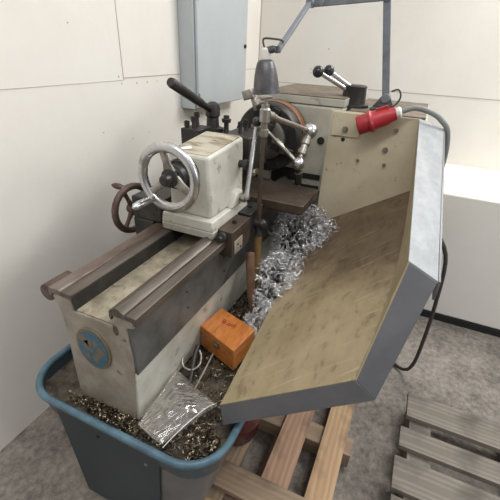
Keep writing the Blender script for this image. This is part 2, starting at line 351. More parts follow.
# grey machined band and white lower skin on the outer side
b = B(); hexa(b, [(X0 + .003, .545, .742), (X0 + .003, .552, .742), (X0 + .003, .560, .905), (X0 + .003, .549, .905)],
              [(X1, .545, .742), (X1, .552, .742), (X1, .560, .905), (X1, .549, .905)])
obj('grey_band', b, 'grey_paint', lb, .002)
b = B(); hexa(b, [(X0 + .003, .568, .538), (X0 + .003, .578, .538), (X0 + .003, .560, .742), (X0 + .003, .5505, .742)],
              [(X1, .568, .538), (X1, .578, .538), (X1, .560, .742), (X1, .5505, .742)])
obj('white_flank', b, 'white_paint', lb, .002)
obj('trough_lining', box(B(), (X0 + .006, .604, .8955), (X1, .742, .899)), 'bed_trough', lb)
# ways
obj('front_way', prism_x(B(), [(.524, .925), (.524, .949), (.527, .951), (.555, .951), (.5585, .943), (.561, .951), (.580, .964), (.586, .964), (.608, .950), (.612, .930), (.606, .918), (.602, .9356), (.60, .9355), (.536, .9355), (.530, .925)], X0 - .002, X1), 'way_steel', lb, .001)
obj('rear_way', prism_x(B(), [(.741, .9355), (.739, .920), (.737, .950), (.777, .951), (.777, .9355)], X0 - .002, X1), 'way_steel', lb, .001)
obj('rear_way_strip', prism_x(B(), [(.7775, .9355), (.7775, .951), (.782, .955), (.820, .953), (.823, .946), (.823, .926), (.812, .926), (.812, .9355)], X0 - .002, X1), 'rust_way', lb, .001)
b = B(); cyl(b, (.545, .842, .922), (.63, .842, .922), .026, n=24); box(b, (.56, .80, .89), (.60, .842, .925)); obj('rack_bracket', b, 'rust', lb, .002)
obj('way_inner_face', prism_x(B(), [(.7355, .9), (.7355, .944), (.7385, .944), (.7385, .9)], X0, X1), 'dark_steel', lb)
b = B(); # brown disc coloured as the shade in the end-face cavity under front way
turn(b, (.5385, .598, .885), (.545, .598, .885), [(0, .008), (.4, .011), (1, .012)], 20)
for v in b.verts: v.co.z = .885 + (v.co.z - .885) * 1.7
obj('recess_shade', b, 'rust', lb)
for x, y, z in ((.80, .5485, .862), (.80, .5475, .80), (1.05, .5485, .862), (1.05, .5475, .80)): obj('screw', cyl(B(), (x, y + .004, z), (x, y - .003, z), .0035, n=12), 'hole', lb)
# badge
bc = V((.5395, .6915, .783))
def ell(bm, c, ry, rz, x0, x1, n=40): return hexa(bm, [(x0, c.y + ry * math.cos(2 * PI * i / n), c.z + rz * math.sin(2 * PI * i / n)) for i in range(n)], [(x1, c.y + ry * math.cos(2 * PI * i / n), c.z + rz * math.sin(2 * PI * i / n)) for i in range(n)])
bd = obj('badge', ell(B(), bc, .062, .073, .5345, .5410), 'brass_rim', lb, .001)
obj('badge_face', ell(B(), bc, .053, .064, .5332, .5344), 'badge_blue', bd)
b = B()
blobs = [((.030, .030), .018, .014), ((.012, .020), .014, .011), ((.020, .006), .010, .016), ((-.012, .026), .012, .009), ((-.028, .004), .015, .013), ((-.016, -.016), .013, .010), ((-.004, -.034), .012, .013), ((.022, -.030), .009, .010), ((.004, -.004), .007, .007)]
for (dy, dz), ry, rz in blobs:
    hexa(b, [(.5326, bc.y + dy + ry * (1 + .25 * math.sin(3 * a + dy * 90)) * math.cos(a), bc.z + dz + rz * (1 + .2 * math.cos(4 * a)) * math.sin(a)) for a in [2 * PI * i / 18 for i in range(18)]],
         [(.5333, bc.y + dy + ry * (1 + .25 * math.sin(3 * a + dy * 90)) * math.cos(a), bc.z + dz + rz * (1 + .2 * math.cos(4 * a)) * math.sin(a)) for a in [2 * PI * i / 18 for i in range(18)]])
obj('badge_relief', b, 'brass_rim', bd)

# ------------------------------------------------------------------ tailstock
ts = thing('tailstock', 'whitish cast tailstock with a chromed handwheel, clamped on the bed ways', 'tailstock', (1.12, .66, .955))
hexa_ = hexa
b = B(); hexa(b, [(.985, .556, .987), (.985, .768, .987), (1.27, .768, .987), (1.27, .556, .987)], [(.988, .562, 1.022), (.988, .764, 1.022), (1.27, .764, 1.022), (1.27, .562, 1.022)])
obj('upper_base', b, 'white_paint', ts, .004)
b = B(); hexa(b, [(.992, .562, .953), (.992, .772, .953), (1.27, .772, .953), (1.27, .562, .953)], [(.985, .556, .9855), (.985, .768, .9855), (1.27, .768, .9855), (1.27, .556, .9855)])
obj('sole_plate', b, 'white_paint', ts, .004)
b = B()
hexa(b, [(1.012, .579, 1.02), (1.012, .745, 1.02), (1.27, .745, 1.02), (1.27, .579, 1.02)], [(1.004, .583, 1.238), (1.004, .738, 1.238), (1.268, .745, 1.258), (1.268, .583, 1.258)])
bodyt = obj('body', b, 'white_paint', ts, .012, segs=3)
b = B(); hexa(b, [(1.014, .592, 1.2375), (1.014, .730, 1.2375), (1.258, .737, 1.257), (1.258, .592, 1.257)], [(1.014, .592, 1.2405), (1.014, .730, 1.2405), (1.258, .737, 1.2605), (1.258, .592, 1.2605)])
obj('worn_top', b, 'dirty_top', bodyt)
b = B()
hexa(b, [(1.13, .556, 1.02), (1.13, .585, 1.02), (1.235, .585, 1.02), (1.235, .556, 1.02)], [(1.165, .553, 1.075), (1.165, .585, 1.075), (1.215, .585, 1.075), (1.215, .553, 1.075)])
obj('clamp_boss', b, 'white_paint', ts, .008, segs=3)
b = B(); cyl(b, (1.195, .575, 1.050), (1.195, .525, 1.050), .014); cyl(b, (1.195, .545, 1.050), (1.195, .532, 1.050), .019, n=6); obj('clamp_nut', b, 'steel', ts, .001)
lv = obj('clamp_lever', turn(B(), (1.195, .530, 1.045), (1.258, .531, 1.300), [(0, .013), (.06, .014), (.1, .0095), (1, .008)], 16), 'chrome', ts)
obj('lever_knob', ball(B(), (1.262, .531, 1.316), .0175), 'black', lv)
b = B(); cyl(b, (1.235, .585, 1.165), (1.235, .545, 1.165), .014); cyl(b, (1.235, .56, 1.165), (1.235, .548, 1.165), .020, n=8); tube(b, [(1.235, .545, 1.165), (1.238, .535, 1.19), (1.24, .530, 1.215)], .006); obj('quill_lock', b, 'dark_steel', ts)
b = B(); cyl(b, (1.268, .66, 1.175), (1.36, .66, 1.175), .036); turn(b, (1.36, .66, 1.175), (1.44, .66, 1.175), [(0, .02), (1, .001)]); obj('quill', b, 'steel', ts)
b = B(); turn(b, (1.01, .674, 1.175), (.935, .674, 1.175), [(0, .056), (.3, .056), (.33, .048), (.55, .048), (.58, .040), (.9, .038), (1, .03)], 32); obj('feed_dial', b, 'dark_steel', ts)
b = B(); torus(b, (.985, .674, 1.175), (1, 0, 0), .052, .006); obj('dial_ring', b, 'chrome', ts)
hw = obj('handwheel', torus(B(), (.918, .678, 1.178), (1, 0, 0), .0975, .0165, 64, 16, .8), 'chrome', ts)
b = B(); turn(b, (.955, .674, 1.178), (.885, .674, 1.178), [(0, .024), (.4, .026), (.55, .030), (.6, .019), (.95, .017), (1, .012)], 24); obj('hub', b, 'dark_steel', hw)
for ang in (78, 205, 322):
    a = math.radians(ang); e = V((0, math.cos(a), math.sin(a))); s_ = V((0, -math.sin(a), math.cos(a)))
    c0 = V((.928, .674, 1.178)) + e * .02; c1 = V((.916, .674, 1.178)) + e * .094
    b = B(); rings(b, [[c + s_ * w * sx + V((1, 0, 0)) * t * sz for sx, sz in ((-1, -.6), (-.6, -1), (.6, -1), (1, -.6), (1, .6), (.6, 1), (-.6, 1), (-1, .6))] for c, w, t in ((c0, .020, .008), (c0.lerp(c1, .4), .0125, .006), (c0.lerp(c1, .8), .011, .006), (c1, .016, .007))])
    obj('spoke', b, 'steel', hw, angle=50)
hp = V((.912, .674 + .058, 1.178 - .072))
b = B(); turn(b, hp + V((.01, 0, 0)), hp + V((-.100, .006, -.002)), [(0, .006), (.2, .006), (.22, .012), (.28, .012), (.30, .009), (.5, .0125), (.75, .0135), (.92, .011), (1, .004)], 20); obj('crank_handle', b, 'chrome', hw)
sp_ = tag(obj('scrap_paper', hexa(B(), [(1.03, .700, 1.2425), (1.05, .716, 1.2440), (1.075, .690, 1.2455), (1.055, .675, 1.2440)], [(1.03, .700, 1.2431), (1.05, .716, 1.2446), (1.075, .690, 1.2461), (1.055, .675, 1.2446)]), 'paper'), 'small white paper scrap lying on the tailstock top', 'paper scrap')

# ------------------------------------------------------------------ carriage (saddle, apron, cross slide, rear handwheel) with tool post
cr = thing('lathe_carriage', 'dark steel lathe carriage with a brown cross slide and rusty apron handwheel', 'lathe carriage', (1.35, .7, .955))
b = B(); box(b, (1.30, .585, .965), (1.62, .86, .995)); box(b, (1.28, .80, .955), (1.64, .93, 1.0)); obj('saddle', b, 'dark_steel', cr, .003)
b = B(); box(b, (1.335, .345, .966), (1.575, .90, 1.003)); box(b, (1.36, .36, .952), (1.55, .515, .9665)); obj('cross_slide', b, 'brown_steel', cr, .0025)
b = B(); box(b, (1.015, .832, .80), (1.42, .925, .956)); box(b, (1.015, .790, .9565), (1.30, .925, 1.043)); obj('apron', b, 'dark_steel', cr, .005)
for y, z in ((.905, 1.02), (.862, 1.012), (.90, .97), (.825, .985), (.81, 1.01)): obj('oil_hole', cyl(B(), (1.017, y, z), (1.0135, y, z), .0042, n=10), 'hole', cr)
HC = V((1.085, .985, .953))
b = B(); torus(b, HC, (.12, 1, 0), .092, .0135, 56, 12); wheel = obj('apron_handwheel', b, 'rust', cr)
b = B(); turn(b, (1.095, .915, .953), HC + V((0, .02, 0)), [(0, .02), (.5, .022), (.8, .026), (1, .02)]); obj('hub', b, 'rust', wheel)
for ang in (-5, 115, 235):
    a = math.radians(ang); e = V((math.cos(a), -.12 * math.cos(a), math.sin(a)))
    obj('spoke', turn(B(), HC + e * .015, HC + e * .088, [(0, .012), (.5, .008), (1, .0095)], 12), 'rust', wheel)
hp = HC + V((-.018, .006, .090))
obj('crank_handle', turn(B(), hp + V((0, -.004, 0)), hp + V((-.012, .062, .006)), [(0, .005), (.2, .006), (.24, .008), (.5, .0125), (.75, .012), (.95, .006), (1, .002)], 18), 'rust', wheel)
# tool post
tp = thing('tool_post', 'dark quick-release tool post with a long clamp handle above the carriage', 'tool post', (1.45, .80, 1.004))
b = B(); box(b, (1.36, .70, 1.004), (1.60, .90, 1.06)); obj('compound_slide', b, 'dark_steel', tp, .003)
b = B(); box(b, (1.35, .735, 1.06), (1.49, .865, 1.225)); obj('block', b, 'dark_steel', tp, .004)
b = B(); box(b, (1.245, .765, 1.12), (1.349, .845, 1.262)); obj('tool_holder', b, 'dark_steel', tp, .003)
b = B(); box(b, (1.36, .60, 1.09), (1.56, .734, 1.232)); obj('tool_holder', b, 'dark_steel', tp, .003)
b = B(); box(b, (1.37, .866, 1.07), (1.50, .915, 1.22)); obj('tool_holder', b, 'dark_steel', tp, .003)
for x, y, z0, h in ((1.27, .80, 1.26, .045), (1.31, .81, 1.26, .055), (1.275, .835, 1.26, .025), (1.38, .715, 1.23, .03), (1.44, .68, 1.23, .045), (1.50, .68, 1.23, .045), (1.54, .70, 1.23, .03), (1.44, .89, 1.218, .03)):
    b = B(); cyl(b, (x, y, z0), (x, y, z0 + h), .008, n=14); cyl(b, (x, y, z0 + h - .018), (x, y, z0 + h), .0115, n=8); obj('clamp_screw', b, 'dark_steel', tp)
b = B(); turn(b, (1.42, .80, 1.224), (1.42, .80, 1.345), [(0, .045), (.15, .045), (.2, .027), (.5, .025), (.55, .031), (.8, .031), (.92, .027), (1, .012)], 28); obj('centre_bolt', b, 'dark_steel', tp)
b = B(); turn(b, (1.42, .735, 1.225), (1.42, .735, 1.298), [(0, .010), (.6, .010), (.62, .018), (.8, .020), (.85, .012), (1, .012)], 18); obj('stop_screw', b, 'dark_steel', tp)
obj('clamp_handle', turn(B(), (1.42, .80, 1.308), (1.135, .803, 1.434), [(0, .013), (.3, .0135), (.32, .0165), (.97, .0175), (1, .015)], 20), 'dark_steel', tp)

# ------------------------------------------------------------------ bed stop on the front way
bs = thing('bed_stop', 'dark steel carriage stop block bolted over the front way beside the tailstock', 'carriage stop', (1.12, .53, .95))
b = B(); box(b, (1.02, .500, .885), (1.175, .560, .985)); obj('block', b, 'brown_steel', bs, .002)
b = B(); box(b, (1.182, .505, .905), (1.31, .565, .992)); obj('block', b, 'dark_steel', bs, .002)
b = B(); box(b, (1.035, .4965, .892), (1.10, .4995, .945)); pl_ = obj('cover_plate', b, 'bed_paint', bs, .001)
obj('screw', cyl(B(), (1.06, .4975, .925), (1.06, .4945, .925), .004, n=12), 'hole', pl_); obj('screw', cyl(B(), (1.085, .4975, .905), (1.085, .4945, .905), .004, n=12), 'hole', pl_)
b = B(); turn(b, (1.02, .535, .965), (.985, .535, .965), [(0, .017), (.5, .018), (.6, .010), (1, .010)], 18); obj('adjuster', b, 'dark_steel', bs)
obj('cap_screw', cyl(B(), (1.10, .53, .984), (1.10, .53, .996), .009, n=6), 'dark_steel', bs); obj('cap_screw', cyl(B(), (1.25, .535, .99), (1.25, .535, 1.0), .009, n=6), 'dark_steel', bs)

# ------------------------------------------------------------------ headstock
hs = thing('headstock', 'cream cast headstock with a dirty oil-brown top behind the chuck', 'headstock', (2.2, .45, .56))
HX = 1.86
b = B(); box(b, (HX, .34, .52), (2.55, .785, 1.315)); obj('casting', b, 'lathe_paint', hs, .012, segs=3)
b = B(); box(b, (HX, .340, 1.3175), (2.545, .785, 1.352)); obj('top_cover', b, 'lathe_paint', hs, .003)
b = B(); box(b, (HX + .002, .342, 1.3525), (2.49, .782, 1.3575)); obj('oily_top', b, 'dirt_top', hs, .002)
b = B(); box(b, (1.90, -.03, .75), (2.50, .333, 1.298)); obj('gearbox_case', b, 'lathe_paint', hs, .01)
b = B(); box(b, (1.88, -.02, 1.2985), (2.48, .32, 1.3085)); obj('gearbox_lid', b, 'dirt_top', hs, .002)
for y, z, hy, hz in ((.46, .965, .05, .014), (.46, .905, .05, .014), (.60, .95, .08, .045)): obj('casting_slot', box(B(), (HX - .004, y - hy, z - hz), (HX + .002, y + hy, z + hz)), 'hole', hs)
b = B(); box(b, (1.80, .40, .52), (1.858, .80, .90)); obj('foot', b, 'grey_paint', hs, .005)
b = B(); cyl(b, (HX, .43, 1.155), (HX - .008, .43, 1.155), .018); cyl(b, (HX - .007, .43, 1.155), (HX - .016, .43, 1.155), .010, n=6); obj('oil_plug', b, 'dark_steel', hs)
b = B(); cyl(b, (HX, .66, 1.165), (1.80, .66, 1.165), .085, n=40); obj('spindle_nose', b, 'steel', hs)
b = B(); box(b, (2.02, .42, 1.30), (2.16, .43, 1.31)); b.free()
lbx = obj('selector_boss', turn(B(), (2.02, .331, 1.300), (2.02, .331, 1.408), [(0, .078), (.18, .078), (.22, .060), (.85, .056), (.95, .058), (1, .05)], 32), 'dark_steel', hs)
for (q0, q1, q2) in (((2.00, .345, 1.375), (1.93, .505, 1.459), .027), ((2.02, .335, 1.385), (1.985, .466, 1.464), .026)):
    l_ = obj('selector_lever', cyl(B(), q0, q1, .0115, .010, 14), 'chrome', lbx)
    obj('lever_knob', ball(B(), q1, q2), 'black', l_)
b = B(); hexbolt(b, (1.90, .345, 1.275), (-1, 0, 0), .014, .016); obj('bolt', b, 'dark_steel', hs)

# chuck
ck = thing('lathe_chuck', 'big round four-jaw chuck with an orange-brown rear edge on the headstock spindle', 'chuck', (1.76, .66, 1.005))
c_ = V((0, .66, 1.165))
def cx(x): return V((x, .66, 1.165))
obj('body', turn(B(), cx(1.765), cx(1.695), [(0, .160), (.85, .160), (1, .153)], 64), 'dark_steel', ck)
obj('back_plate', turn(B(), cx(1.828), cx(1.7655), [(0, .158), (.06, .163), (1, .163)], 64), 'orange_rust', ck)
b = B(); turn(b, cx(1.696), cx(1.683), [(0, .098), (.8, .096), (1, .088)], 48); obj('face_boss', b, 'steel', ck)
b = B(); turn(b, cx(1.684), cx(1.6805), [(0, .034), (1, .034)], 32); obj('bore', b, 'hole', ck)
for k in range(4):
    a = math.radians(20 + 90 * k); e = V((0, math.cos(a), math.sin(a))); s_ = V((0, -math.sin(a), math.cos(a))); xx = V((-1, 0, 0))
    b = B()
    for r0, r1, h in ((.045, .085, .040), (.085, .118, .028), (.118, .152, .016)):
        P0 = [cx(1.684) + e * r + s_ * w for r, w in ((r0, -.017), (r1, -.017), (r1, .017), (r0, .017))]
        hexa(b, P0, [p + xx * h for p in P0])
    obj('jaw', b, 'dark_steel', ck, .002)
for k in range(4):
    a = math.radians(65 + 90 * k); e = V((0, math.cos(a), math.sin(a))); obj('face_hole', cyl(B(), cx(1.696) + e * .125, cx(1.6925) + e * .125, .010, n=16), 'hole', ck)
obj('edge_ring', turn(B(), cx(1.8345), cx(1.8285), [(0, .163), (1, .1655)], 64), 'steel', ck)

# ------------------------------------------------------------------ chip guard
cg = thing('chip_guard', 'large sloping chip guard with tan oily panel and grey folded rim', 'chip guard', (1.2, .15, .60))
A_ = V((.620, .331, .655)); B_ = V((.669, -.002, .874)); C_ = V((.800, -.049, 1.142))
A2 = V((.622, .323, .565)); B2 = V((.669, -.057, .831)); C2 = V((.800, -.119, 1.108))
D_ = V((1.75, .379, .750)); E_ = V((1.75, -.039, 1.017)); G_ = V((1.75, .006, 1.318)); F_ = V((1.75, .372, 1.318)); BR = V((1.0, -.038, .893))
def sheet(bm, pts, n, t):
    n = V(n).normalized() * t; return hexa(bm, [V(p) for p in pts], [V(p) + n for p in pts])
nrm = (D_ - A_).cross(B_ - A_); nrm = nrm if nrm.z < 0 else -nrm
LOW = [B_, V((.806, -.020, .900)), V((.914, -.034, .921)), V((1.055, -.041, .941)), V((1.23, -.043, .962)), V((1.453, -.042, .987)), E_]
b = B(); vt = [b.verts.new(p) for p in [A_] + LOW + [D_]]; v2 = [b.verts.new(p + nrm.normalized() * .006) for p in [A_] + LOW + [D_]]
for L_ in (vt, v2):
    for i in range(1, len(L_) - 1):
        if i < len(L_) - 1: b.faces.new((L_[i], L_[i + 1], L_[0]) if i < 5 else (L_[i], L_[i + 1], L_[0]))
for i in range(len(vt)): b.faces.new((vt[i], vt[(i + 1) % len(vt)], v2[(i + 1) % len(vt)], v2[i]))
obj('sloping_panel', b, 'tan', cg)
b = B(); UP = [C_.lerp(G_, max(0, (p.x - .80) / .95)) for p in LOW]; UP[0] = C_
ll = [b.verts.new(p) for p in LOW]; uu = [b.verts.new(p) for p in UP]; l2 = [b.verts.new(p + V((0, -.004, 0))) for p in LOW]; u2 = [b.verts.new(p + V((0, -.004, 0))) for p in UP]
for i in range(len(LOW) - 1):
    b.faces.new((ll[i], ll[i + 1], uu[i + 1], uu[i])); b.faces.new((l2[i], l2[i + 1], u2[i + 1], u2[i]))
    b.faces.new((ll[i], ll[i + 1], l2[i + 1], l2[i])); b.faces.new((uu[i], uu[i + 1], u2[i + 1], u2[i]))
b.faces.new((ll[0], uu[0], u2[0], l2[0])); b.faces.new((ll[-1], uu[-1], u2[-1], l2[-1]))
bmesh.ops.remove_doubles(b, verts=b.verts, dist=1e-6); obj('side_wall', b, 'side_tan', cg)
# end plate
b = B(); hexa(b, [D_, E_, G_, F_], [p + V((.008, 0, 0)) for p in (D_, E_, G_, F_)]); ep = obj('end_plate', b, 'cream', cg, .001)
# near grey rim: two mitred flat members facing the tail end, with a return
dx = V((.016, 0, 0))
b = B(); hexa(b, [A_, B_, B2, A2], [p + V((.06, .0, 0)) for p in (A_ , B_, B2, A2)]); obj('lower_rim', b, 'guard_grey', cg, .0025)
b = B(); hexa(b, [B_, C_, C2, B2], [p + V((.012, 0, 0)) for p in (B_, C_, C2, B2)]); obj('outer_rim', b, 'guard_grey', cg, .002)
# top flange
G2 = V((1.75, -.095, 1.292)); C3 = C_ + V((.001, 0, .003)); C4 = C2 + V((.001, -.001, .003))
b = B(); hexa(b, [C3, C4, G2, G_ + V((0, 0, .003))], [p + V((0, .0, -.008)) for p in (C3, C4, G2, G_ + V((0, 0, .003)))]); fl = obj('top_flange', b, 'guard_top_lit', cg, .0015)
b = B(); hexa(b, [C4, C4 - V((0, 0, .05)), G2 - V((0, 0, .05)), G2], [p + V((0, -.006, 0)) for p in (C4, C4 - V((0, 0, .05)), G2 - V((0, 0, .05)), G2)]); obj('flange_lip', b, 'guard_grey', cg, .001)
b = B(); cyl(b, (1.62, -.022, 1.27), (1.62, -.022, 1.284), .008, n=12); cyl(b, (1.62, -.062, 1.258), (1.62, -.062, 1.276), .008, n=12); box(b, (1.595, -.08, 1.262), (1.645, -.006, 1.2675)); obj('flange_clip', b, 'steel', fl)
# bracket plate fixing guard to headstock, upper left of the end plate
b = B(); box(b, (1.742, .235, 1.212), (1.749, .362, 1.314)); obj('fixing_plate', b, 'cream', ep, .001)
for y, z, r in ((.300, 1.243, .010), (.113, 1.175, .009), (.104, 1.110, .006), (.222, 1.112, .006), (.085, 1.262, .007)):
    x_ = 1.742 if y > .25 and z > 1.2 else 1.75
    b = B(); hexbolt(b, (x_, y, z), (-1, 0, 0), r, .012); obj('bolt', b, 'steel', ep)
b = B(); cyl(b, (1.7505, .304, 1.196), (1.7485, .304, 1.196), .009, n=18); obj('hole', b, 'hole', ep)
# ------------------------------------------------------------------ red plug and cable
pg = thing('industrial_plug', 'red industrial power plug resting against the cream guard end plate', 'power plug', (1.68, .17, 1.28))
p0 = V((1.685, .240, 1.274)); p1 = V((1.705, .098, 1.336))
obj('shell', turn(B(), p0, p1, [(0, .038), (.02, .040), (.30, .039), (.31, .046), (.36, .047), (.40, .042), (.44, .038), (.75, .035), (.88, .028), (1, .026)], 40), 'red', pg)
obj('contact_recess', turn(B(), p0 - (p1 - p0) * .003, p0 - (p1 - p0) * .012, [(0, .033), (1, .032)], 32), 'hole', pg)
obj('gland', turn(B(), p1 - (p1 - p0) * .02, p1 + (p1 - p0) * .14, [(0, .021), (.3, .024), (.35, .020), (.7, .024), (1, .017)], 24), 'white_plastic', pg)
b = B(); dd = (p1 - p0).normalized(); box(b, (-.022, -.006, 0), (.028, .006, .02), Matrix.Translation(p0 + (p1 - p0) * .62 + V((-.008, 0, .026))) @ dd.to_track_quat('X', 'Z').to_matrix().to_4x4()); obj('latch', b, 'red', pg, .002)
obj('cable', tube(B(), [p1 + (p1 - p0) * .12, (1.72, .03, 1.362), (1.73, -.03, 1.350), (1.735, -.075, 1.325), (1.74, -.115, 1.27), (1.76, -.13, 1.1), (1.80, -.10, .7), (1.85, -.06, .3), (1.88, -.02, .012), (1.95, .15, .012)], .0105), 'cable', pg)

# ------------------------------------------------------------------ work lamp
wl = thing('work_lamp', 'grey jointed machine lamp with a bell shade hanging over the chuck', 'lamp', (2.0, .20, 1.309))
b = B(); box(b, (1.94, .118, 1.309), (2.06, .235, 1.322)); hexa(b, [(1.985, .130, 1.322), (2.015, .130, 1.322), (2.015, .230, 1.322), (1.985, .230, 1.322)], [(1.99, .160, 1.375), (2.01, .160, 1.375), (2.01, .194, 1.375), (1.99, .194, 1.375)]); obj('base', b, 'shade', wl, .002)
def bar(bm, p, q, w, t, up=(1, 0, 0)):
    p = V(p); q = V(q); d = (q - p).normalized(); n = V(up); n = (n - d * n.dot(d)).normalized(); s = d.cross(n)
    return hexa(bm, [p + s * w + n * t, p - s * w + n * t, p - s * w - n * t, p + s * w - n * t], [q + s * w + n * t, q - s * w + n * t, q - s * w - n * t, q + s * w - n * t])
T_ = V((2.0, .256, 1.762)); Q_ = V((2.0, .177, 1.363)); E1 = V((2.0, .60, 1.742))
b = B(); bar(b, Q_, T_, .0165, .009); obj('lower_arm', b, 'lampgrey', wl, .003)
b = B(); cyl(b, (1.975, .177, 1.363), (2.025, .177, 1.363), .021); obj('base_pivot', b, 'lampgrey', wl, .002)
b = B(); cyl(b, T_ + V((-.02, 0, 0)), T_ + V((.02, 0, 0)), .014); obj('top_pivot', b, 'lampgrey', wl, .002)
b = B(); bar(b, T_ + V((.02, -.01, .008)), E1 + V((.02, 0, 0)), .016, .008); obj('upper_arm', b, 'lampgrey', wl, .003)
b = B(); cyl(b, E1 + V((-.02, 0, 0)), E1 + V((.035, 0, 0)), .018); cyl(b, E1 + V((-.0, -.05, .002)), E1 + V((.035, -.05, .002)), .014); obj('elbow', b, 'lampgrey', wl, .002)
H_ = V((1.66, .618, 1.543))
b = B(); bar(b, E1 + V((-.01, 0, 0)), H_ + V((0, .0, 0)), .0115, .008, (0, 0, 1)); obj('outer_arm', b, 'lampgrey', wl, .003)
S_ = V((1.64, .666, 1.535))
b = B(); turn(b, S_ + V((0, -.045, .012)), S_ + V((0, .0, .004)), [(0, .011), (.3, .015), (1, .013)], 16); cyl(b, H_ + V((0, 0, -.012)), H_ + V((0, .002, .014)), .012); obj('knuckle', b, 'shade', wl)
obj('lamp_holder', turn(B(), S_ + V((0, 0, .015)), S_ + V((0, -.001, -.032)), [(0, .014), (.15, .021), (.8, .022), (1, .019)], 24), 'white_plastic', wl)
b = B(); s1 = S_ + V((0, -.001, -.030)); s2 = S_ + V((-.002, -.016, -.165))
po = [(0, .018), (.02, .030), (.08, .036), (.25, .044), (.45, .050), (.7, .055), (.90, .057), (.91, .061), (1, .062)]
pi_ = [(t, r - .003) for t, r in po]
turn(b, s1, s2, po + pi_[::-1], 36, caps=False); b.verts.ensure_lookup_table()
shd = obj('lamp_shade', b, 'shade', wl, angle=60, recalc=False)
obj('bulb', turn(B(), s1 + V((0, 0, -.01)), s1 + V((0, 0, -.12)), [(0, .012), (.3, .013), (.6, .027), (.85, .026), (.97, .01), (1, .002)], 20), 'lamp_inner', wl)
obj('lamp_flex', tube(B(), [S_ + V((0, .005, .012)), S_ + V((-.005, .012, .035)), S_ + V((0, .008, .048)), S_ + V((.01, -.03, .048)), S_ + V((.03, -.055, .045)), H_ + V((.03, -.01, .03))], .004), 'dark_cable', wl)
obj('base_flex', tube(B(), [(1.98, .155, 1.395), (1.975, .125, 1.405), (1.975, .110, 1.375), (1.975, .125, 1.34), (1.97, .150, 1.324)], .004), 'dark_cable', wl)
# steel bracket block visible left of the lamp, over the chuck
bk = thing('clamp_block', 'small grey steel clamp block sticking up behind the lamp shade', 'clamp', (1.70, .775, 1.30))
mt = Matrix.Translation((1.70, .760, 1.352)) @ Matrix.Rotation(math.radians(-20), 4, 'X')
b = B(); box(b, (-.02, -.022, -.018), (.02, .028, .024), mt); obj('head', b, 'steel', bk, .003)
b = B(); box(b, (-.008, -.02, -.075), (.008, -.004, -.018), mt); obj('shank', b, 'steel', bk, .001)

# ------------------------------------------------------------------ coolant pipe
cp = thing('coolant_pipe', 'jointed steel coolant pipe with two ball joints in front of the chuck', 'coolant pipe', (1.25, .50, .88))
RT = V((1.245, .495, 1.345)); RB = V((1.235, .490, .925))
obj('riser', tube(B(), [RB, RB.lerp(RT, .5) + V((0, .003, 0)), RT], .0085, 14), 'brown_steel', cp)
b = B(); cyl(b, (1.24, .525, .935), (1.24, .47, .935), .020); ball(b, (1.24, .478, .935), .021); cyl(b, (1.232, .49, .925), (1.230, .488, .86), .012); cyl(b, (1.232, .49, .895), (1.231, .489, .875), .017, n=8); obj('pivot_joint', b, 'dark_steel', cp)
b = B(); turn(b, RT + V((0, 0, -.075)), RT + V((0, 0, .035)), [(0, .012), (.05, .016), (.25, .016), (.27, .013), (.45, .013), (.48, .019), (.85, .019), (.9, .014), (1, .014)], 24); obj('tee_valve', b, 'steel', cp)
b = B(); cyl(b, RT + V((0, 0, .035)), RT + V((0, 0, .052)), .007); turn(b, RT + V((.0, .024, .056)), RT + V((.0, -.024, .060)), [(0, .004), (.5, .008), (1, .004)], 12); obj('valve_tap', b, 'steel', cp)
J1 = V((1.60, .423, 1.243)); J2 = V((1.500, .430, 1.124))
b = B(); turn(b, RT + V((.01, -.003, 0)), J1, [(0, .017), (.1, .017), (.11, .0125), (.17, .0125), (.18, .0095), (1, .0105)], 18); obj('upper_pipe', b, 'steel', cp)
obj('ball_joint', ball(B(), J1, .033), 'chrome', cp)
b = B(); turn(b, J1, J2, [(0, .016), (.28, .016), (.3, .020), (.42, .020), (.45, .015), (.55, .015), (.57, .020), (.72, .020), (.75, .011), (1, .011)], 18); obj('link', b, 'steel', cp)
obj('ball_joint', ball(B(), J2, .028), 'chrome', cp)
NZ = V((1.535, .585, 1.226))
b = B(); turn(b, J2, NZ, [(0, .010), (.3, .009), (.55, .009), (.6, .012), (.75, .012), (.8, .007), (1, .007)], 16); obj('nozzle_pipe', b, 'steel', cp)
obj('nozzle_tip', tube(B(), [NZ, (1.54, .622, 1.246), (1.535, .655, 1.232), (1.53, .667, 1.20), (1.53, .668, 1.17)], .006), 'steel', cp)
b = B(); turn(b, J2 + V((0, 0, -.02)), J2 + V((.03, -.005, -.095)), [(0, .012), (.2, .012), (.25, .020), (.5, .020), (.55, .013), (1, .013)], 8); obj('stub', b, 'dark_steel', cp)
tag(obj('amber_hose', tube(B(), [(1.231, .489, .885), (1.229, .486, .80), (1.215, .478, .70), (1.19, .462, .60), (1.16, .445, .53)], .0165, 16), 'hose'), 'amber translucent hose hanging under the coolant riser', 'hose')
tag(obj('brown_hose', tube(B(), [(1.135, .478, .858), (1.128, .474, .845), (1.112, .464, .80), (1.108, .455, .70), (1.108, .440, .62), (1.105, .422, .535)], .0165, 16), 'hose2'), 'brown rubber hose with a cut upper end, nearest the wooden box', 'hose')

